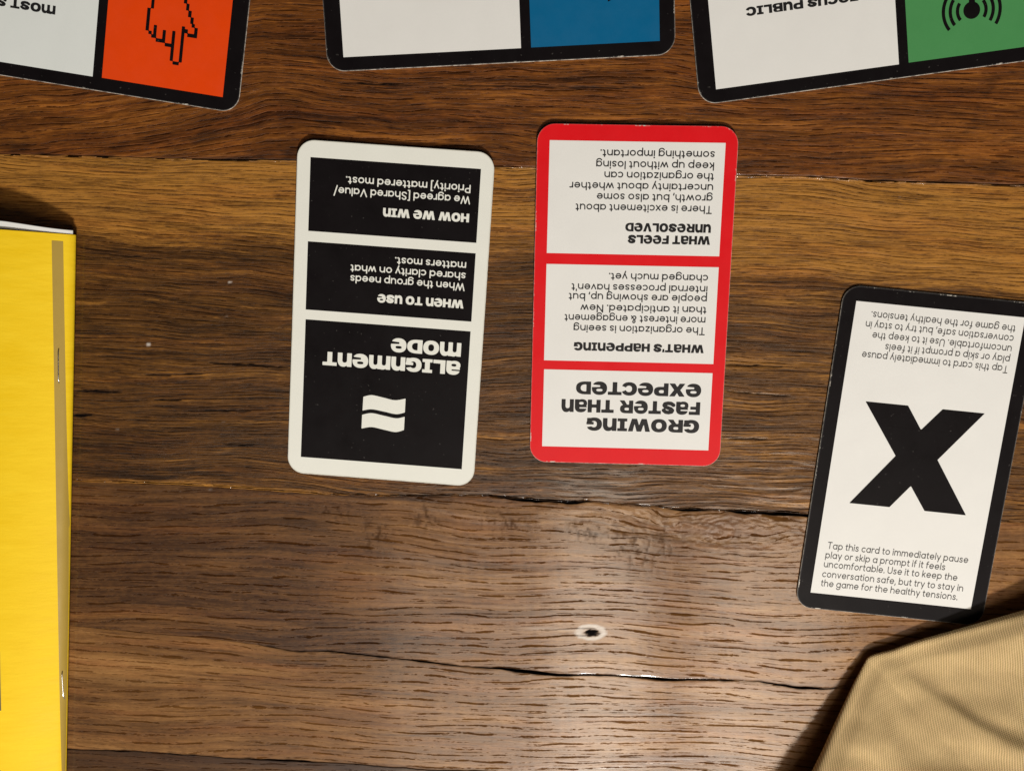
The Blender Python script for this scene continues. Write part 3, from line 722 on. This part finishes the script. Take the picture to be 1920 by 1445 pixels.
# ---------------------------------------------------------------- yellow stapled booklet
BA = math.radians(-3.97)
H0 = 290.4
book = thing('booklet', 'yellow stapled booklet with a drab stripe beside its spine, at the left edge', 'booklet', (-171.4 * MM, 14.6 * MM, 0), BA)
BL = 236.0      # spine length
def spine_x(t): return 6.0 - 5.3 * t / 212
def cover_z(x, t):
    d = max(0.0, spine_x(t) - x)               # distance in from the fold
    rise = 4.0 + 10.5 * (1 - math.exp(-d / 17)) - 9.0 * sst(d, 60, 150)
    rise -= 0.8 * math.sin(t / 48 + 0.6) * min(1, d / 40)
    k = min(1.0, d / 2.2)
    return rise * 1.0 - (1 - math.sqrt(max(0, 1 - (1 - k) ** 2))) * 1.7
def sst(x, a, b):
    t = min(1, max(0, (x - a) / (b - a))); return t * t * (3 - 2 * t)
TS = [0, 0.12] + list(np.linspace(0, BL, 60)[1:-1]) + [BL - 0.12, BL]
DS = [0, .12, .35, .7, 1.1, 1.6, 2.2, 3, 4, 5.5, 8, 11, 15, 20, 26, 34, 45, 60, 80, 105, 130, 155]
def sheet(name, x_in, top, thick, zoff, mat, ds, side=True, label=None, notch=0):
    V, F = [], []
    for t in TS:
        row = []
        for d in ds:
            x = spine_x(t) - x_in - d
            tt = t - (top(d) if t < 0.2 else 0)
            row.append((x, -tt, max(0.25, cover_z(x, t) - (zoff(d) if callable(zoff) else zoff))))
        if side: row = [(row[0][0] - 1.9, row[0][1], 0.5), (row[0][0] - 0.9, row[0][1], 1.1), (row[0][0] - 0.25, row[0][1], 1.6)] + row
        V += [(a * MM, b * MM, c * MM) for a, b, c in row]
    n = len(V) // len(TS); m = len(TS)
    for j in range(m - 1):
        for i in range(n - 1):
            F.append([j * n + i, j * n + i + 1, (j + 1) * n + i + 1, (j + 1) * n + i])
    o = mesh(name, V, F, mat, book, True, label)
    md = o.modifiers.new('thickness', 'SOLIDIFY'); md.thickness = thick * MM; md.offset = -1
    return o
t_ = NT('yellow_cover'); o_ = t_.obj()
s_n = t_.noise(t_.mulv(o_, (60, 260, 60)), 1, 4, 0.6)
b_n = t_.noise(o_, 18, 3, 0.5)
cy_ = t_.mix(t_.maprange(t_.math('ADD', t_.math('MULTIPLY', s_n, 0.6), t_.math('MULTIPLY', b_n, 0.4)), 0.35, 0.65), (0.85, 0.555, 0.006), (0.91, 0.625, 0.018))
M['yellow'] = t_.out(cy_, t_.maprange(s_n, 0.3, 0.7, 0.58, 0.7), t_.bump(t_.noise(t_.mulv(o_, (70, 300, 70)), 1, 5, 0.65), 0.45, 0.0003), 0.2)
M['stripe'] = print_mat('drab_stripe_ink', (0.40, 0.27, 0.045), 0.55, 0.06)
M['darkprint'] = print_mat('grey_ink', (0.10, 0.075, 0.075), 0.55, 0.06)
cov = sheet('cover', 0.0, lambda d: 0.0, 0.28, 0.0, M['yellow'], DS)
for zo, ex, nm in ((lambda d: 0.34 + 0.8 * sst(d, 0, 26), lambda d: 1.5 + 1.6 * sst(d, 0, 26), 'page'), (lambda d: 1.2 + 1.3 * sst(d, 0, 30), lambda d: 0.15 + 0.7 * sst(d, 0, 50), 'page')):
    sheet(nm, 0.45, ex, 0.35, zo, M['paper'], DS, side=False)
sheet('back_cover', 0.2, lambda d: 0.0, 0.28, 3.4, M['yellow'], DS[4:], side=False)
def on_cover(name, quads_uv, mat, parent, dz, label=None):
    V, F = [], []
    for row in quads_uv: V += [(x * MM, -t * MM, (cover_z(x, t) + dz) * MM) for x, t in row]
    n = len(quads_uv[0])
    for j in range(len(quads_uv) - 1):
        for i in range(n - 1): F.append([j * n + i, j * n + i + 1, (j + 1) * n + i + 1, (j + 1) * n + i])
    return mesh(name, V, F, mat, parent, True, label)
st_rows = []
for t in np.linspace(2.6, BL - 1, 90):
    xr = min(3.25, spine_x(t) - 0.06); st_rows.append([(xr - xr * i / 9, t) for i in range(10)])
on_cover('spine_stripe', st_rows, M['stripe'], cov, 0.05)
on_cover('printed_block', [[(-18.6 - 3 * i, t) for i in range(6)] for t in np.linspace(156.5, 180.5, 6)], M['darkprint'], cov, 0.05)
stm = NT('staple_steel'); stm.out((0.62, 0.62, 0.60), 0.28); stm.b.inputs['Metallic'].default_value = 1.0
def staple(x0, t0, x1, t1):
    pts = []
    for i in range(9):
        f = i / 8; x = x0 + (x1 - x0) * f; t = t0 + (t1 - t0) * f
        pts.append(Vector((x, -t, cover_z(x, t) + (0.30 if 0 < i < 8 else -0.1))))
    V, F = [], []; r = 0.22
    for p in pts:
        for a in range(8):
            an = 2 * math.pi * a / 8; V.append(((p.x + r * math.cos(an)) * MM, p.y * MM, (p.z + r * math.sin(an)) * MM))
    for i in range(8):
        for a in range(8): F.append([i * 8 + a, i * 8 + (a + 1) % 8, (i + 1) * 8 + (a + 1) % 8, (i + 1) * 8 + a])
    F += [list(range(8))[::-1], [64 + a for a in range(8)]]
    mesh('staple', V, F, stm.m, cov, True)
staple(1.45, 41.0, 1.35, 54.0)
staple(0.75, 166.6, 1.0, 178.6)

# ---------------------------------------------------------------- tan ribbed cloth at the near right corner
PX = 0.97
edgeL = [(72, -275), (90, -233), (108.8, -189.5), (115.5, -172), (118.7, -163.6), (122.3, -154.3), (125.9, -146)]
edgeT = [(129.8, -142.4), (135.9, -140.6), (141.1, -138.4), (149.8, -135.3), (162, -131.4), (183.3, -124.4), (215, -114), (255, -102)]
def edge_h(x, y):
    d = math.hypot(x - 126.5, y + 144.5)
    if y < -144.5: return 3.4 + 0.18 * d if d < 60 else 14.2 + 0.08 * (d - 60)
    return 3.4 + 0.035 * d + 0.0008 * d * d if d < 90 else 13.0
B0 = spline(edgeL + [(127.2, -143.8)] + edgeT, 14)
HB = np.array([edge_h(x, y) for x, y in B0])
B = [(x * (1 - h * 0.7 / H0), y * (1 - h * 0.7 / H0)) for (x, y), h in zip(B0, HB)]
INN = (245 * PX, -265 * PX)
LV = [(0.16, 0.02), (0.07, 0.10), (0.03, 0.30), (0.010, 0.55), (0.0, 0.72), (0.001, 0.82), (0.006, 0.92), (0.014, 0.98), (0.026, 1.02)] + [(0.026 + 0.974 * (i / 80) , 1.02) for i in range(1, 81)]
BX = np.array([b[0] for b in B]); BY = np.array([b[1] for b in B])
rows = []
def ridge(X, Y, x0, y0, x1, y1, amp, wb, wa, grow):
    dx, dy = x1 - x0, y1 - y0; L = math.hypot(dx, dy); dx /= L; dy /= L
    s = (X - x0) * dx + (Y - y0) * dy; q = (X - x0) * dy - (Y - y0) * dx     # q > 0: nearer the viewer's lap
    q = q + 2.6 * fbm(s / 24, s * 0 + x0, 140, 3)
    return amp * np.where(q > 0, np.exp(-(q / wb) ** 2), np.exp(-(q / wa) ** 2)) * sstep(-2, grow, s)
for s, kz in LV:
    X = BX + (INN[0] - BX) * s; Y = BY + (INN[1] - BY) * s
    d = np.hypot(X - BX, Y - BY)
    z = (HB + (30 - HB) * sstep(0.0, 0.75, s)) * kz + 7 * (1 - np.exp(-d / 30)) * (s > 0.03)
    w = sstep(0.0, 7, d) * (kz > 0.95)
    x0, y0 = 128 * PX, -147 * PX
    z = z + w * (ridge(X, Y, x0, y0, 190 * PX, -179 * PX, 2.0, 9.0, 2.8, 50) + ridge(X, Y, x0 - 2, y0 - 6, 150 * PX, -215 * PX, 1.7, 8, 5, 30)
                 + ridge(X, Y, 140 * PX, -187 * PX, 200 * PX, -186 * PX, 1.6, 5, 3, 12) + 1.5 * fbm(X / 26, Y / 20, 131, 2) + 0.45 * fbm(X / 10, Y / 8, 133, 2))
    z = np.maximum(z, 0.3)
    rows.append(np.stack([X, Y, z], 1))
R_ = np.stack(rows); nr, nc = R_.shape[:2]
F = [[j * nc + i, j * nc + i + 1, (j + 1) * nc + i + 1, (j + 1) * nc + i] for j in range(nr - 1) for i in range(nc - 1)]
t = NT('ribbed_tan_cotton'); o = t.obj()
dis = t.noise(o, 45, 2, 0.5)
sep = t.n('ShaderNodeSeparateXYZ'); t.set(sep.inputs[0], o)
xx = t.math('ADD', t.math('MULTIPLY', sep.outputs[0], 1000.0), t.math('MULTIPLY', sep.outputs[1], 60.0))
xx = t.math('ADD', xx, t.math('MULTIPLY', dis, 2.4))
rib = t.math('SINE', t.math('MULTIPLY', xx, 2 * math.pi / 0.80))
yy = t.math('ADD', t.math('MULTIPLY', sep.outputs[1], 1000.0), t.math('MULTIPLY', xx, 0.35))
wv = t.math('SINE', t.math('MULTIPLY', yy, 2 * math.pi / 0.62))
fib = t.noise(t.mulv(o, (1800, 900, 900)), 1, 3, 0.6)
hgt = t.math('ADD', t.math('MULTIPLY', rib, 0.5), t.math('MULTIPLY', wv, 0.22))
f = t.math('ADD', t.maprange(hgt, -0.7, 0.7), t.math('MULTIPLY', t.math('SUBTRACT', fib, 0.5), 0.5))
c = t.ramp(f, [(0.02, (0.47, 0.315, 0.130)), (0.55, (0.76, 0.545, 0.262)), (0.98, (0.86, 0.66, 0.37))])
t.out(c, 0.85, t.bump(hgt, 0.8, 0.00022), 0.2)
t.b.inputs['Sheen Weight'].default_value = 0.15
clo = mesh('folded_cloth', R_.reshape(-1, 3) * MM, F, t.m, None, True)
clo['label'] = 'tan ribbed cotton cloth with a diagonal crease, in the near right corner'
clo['category'] = 'cloth'
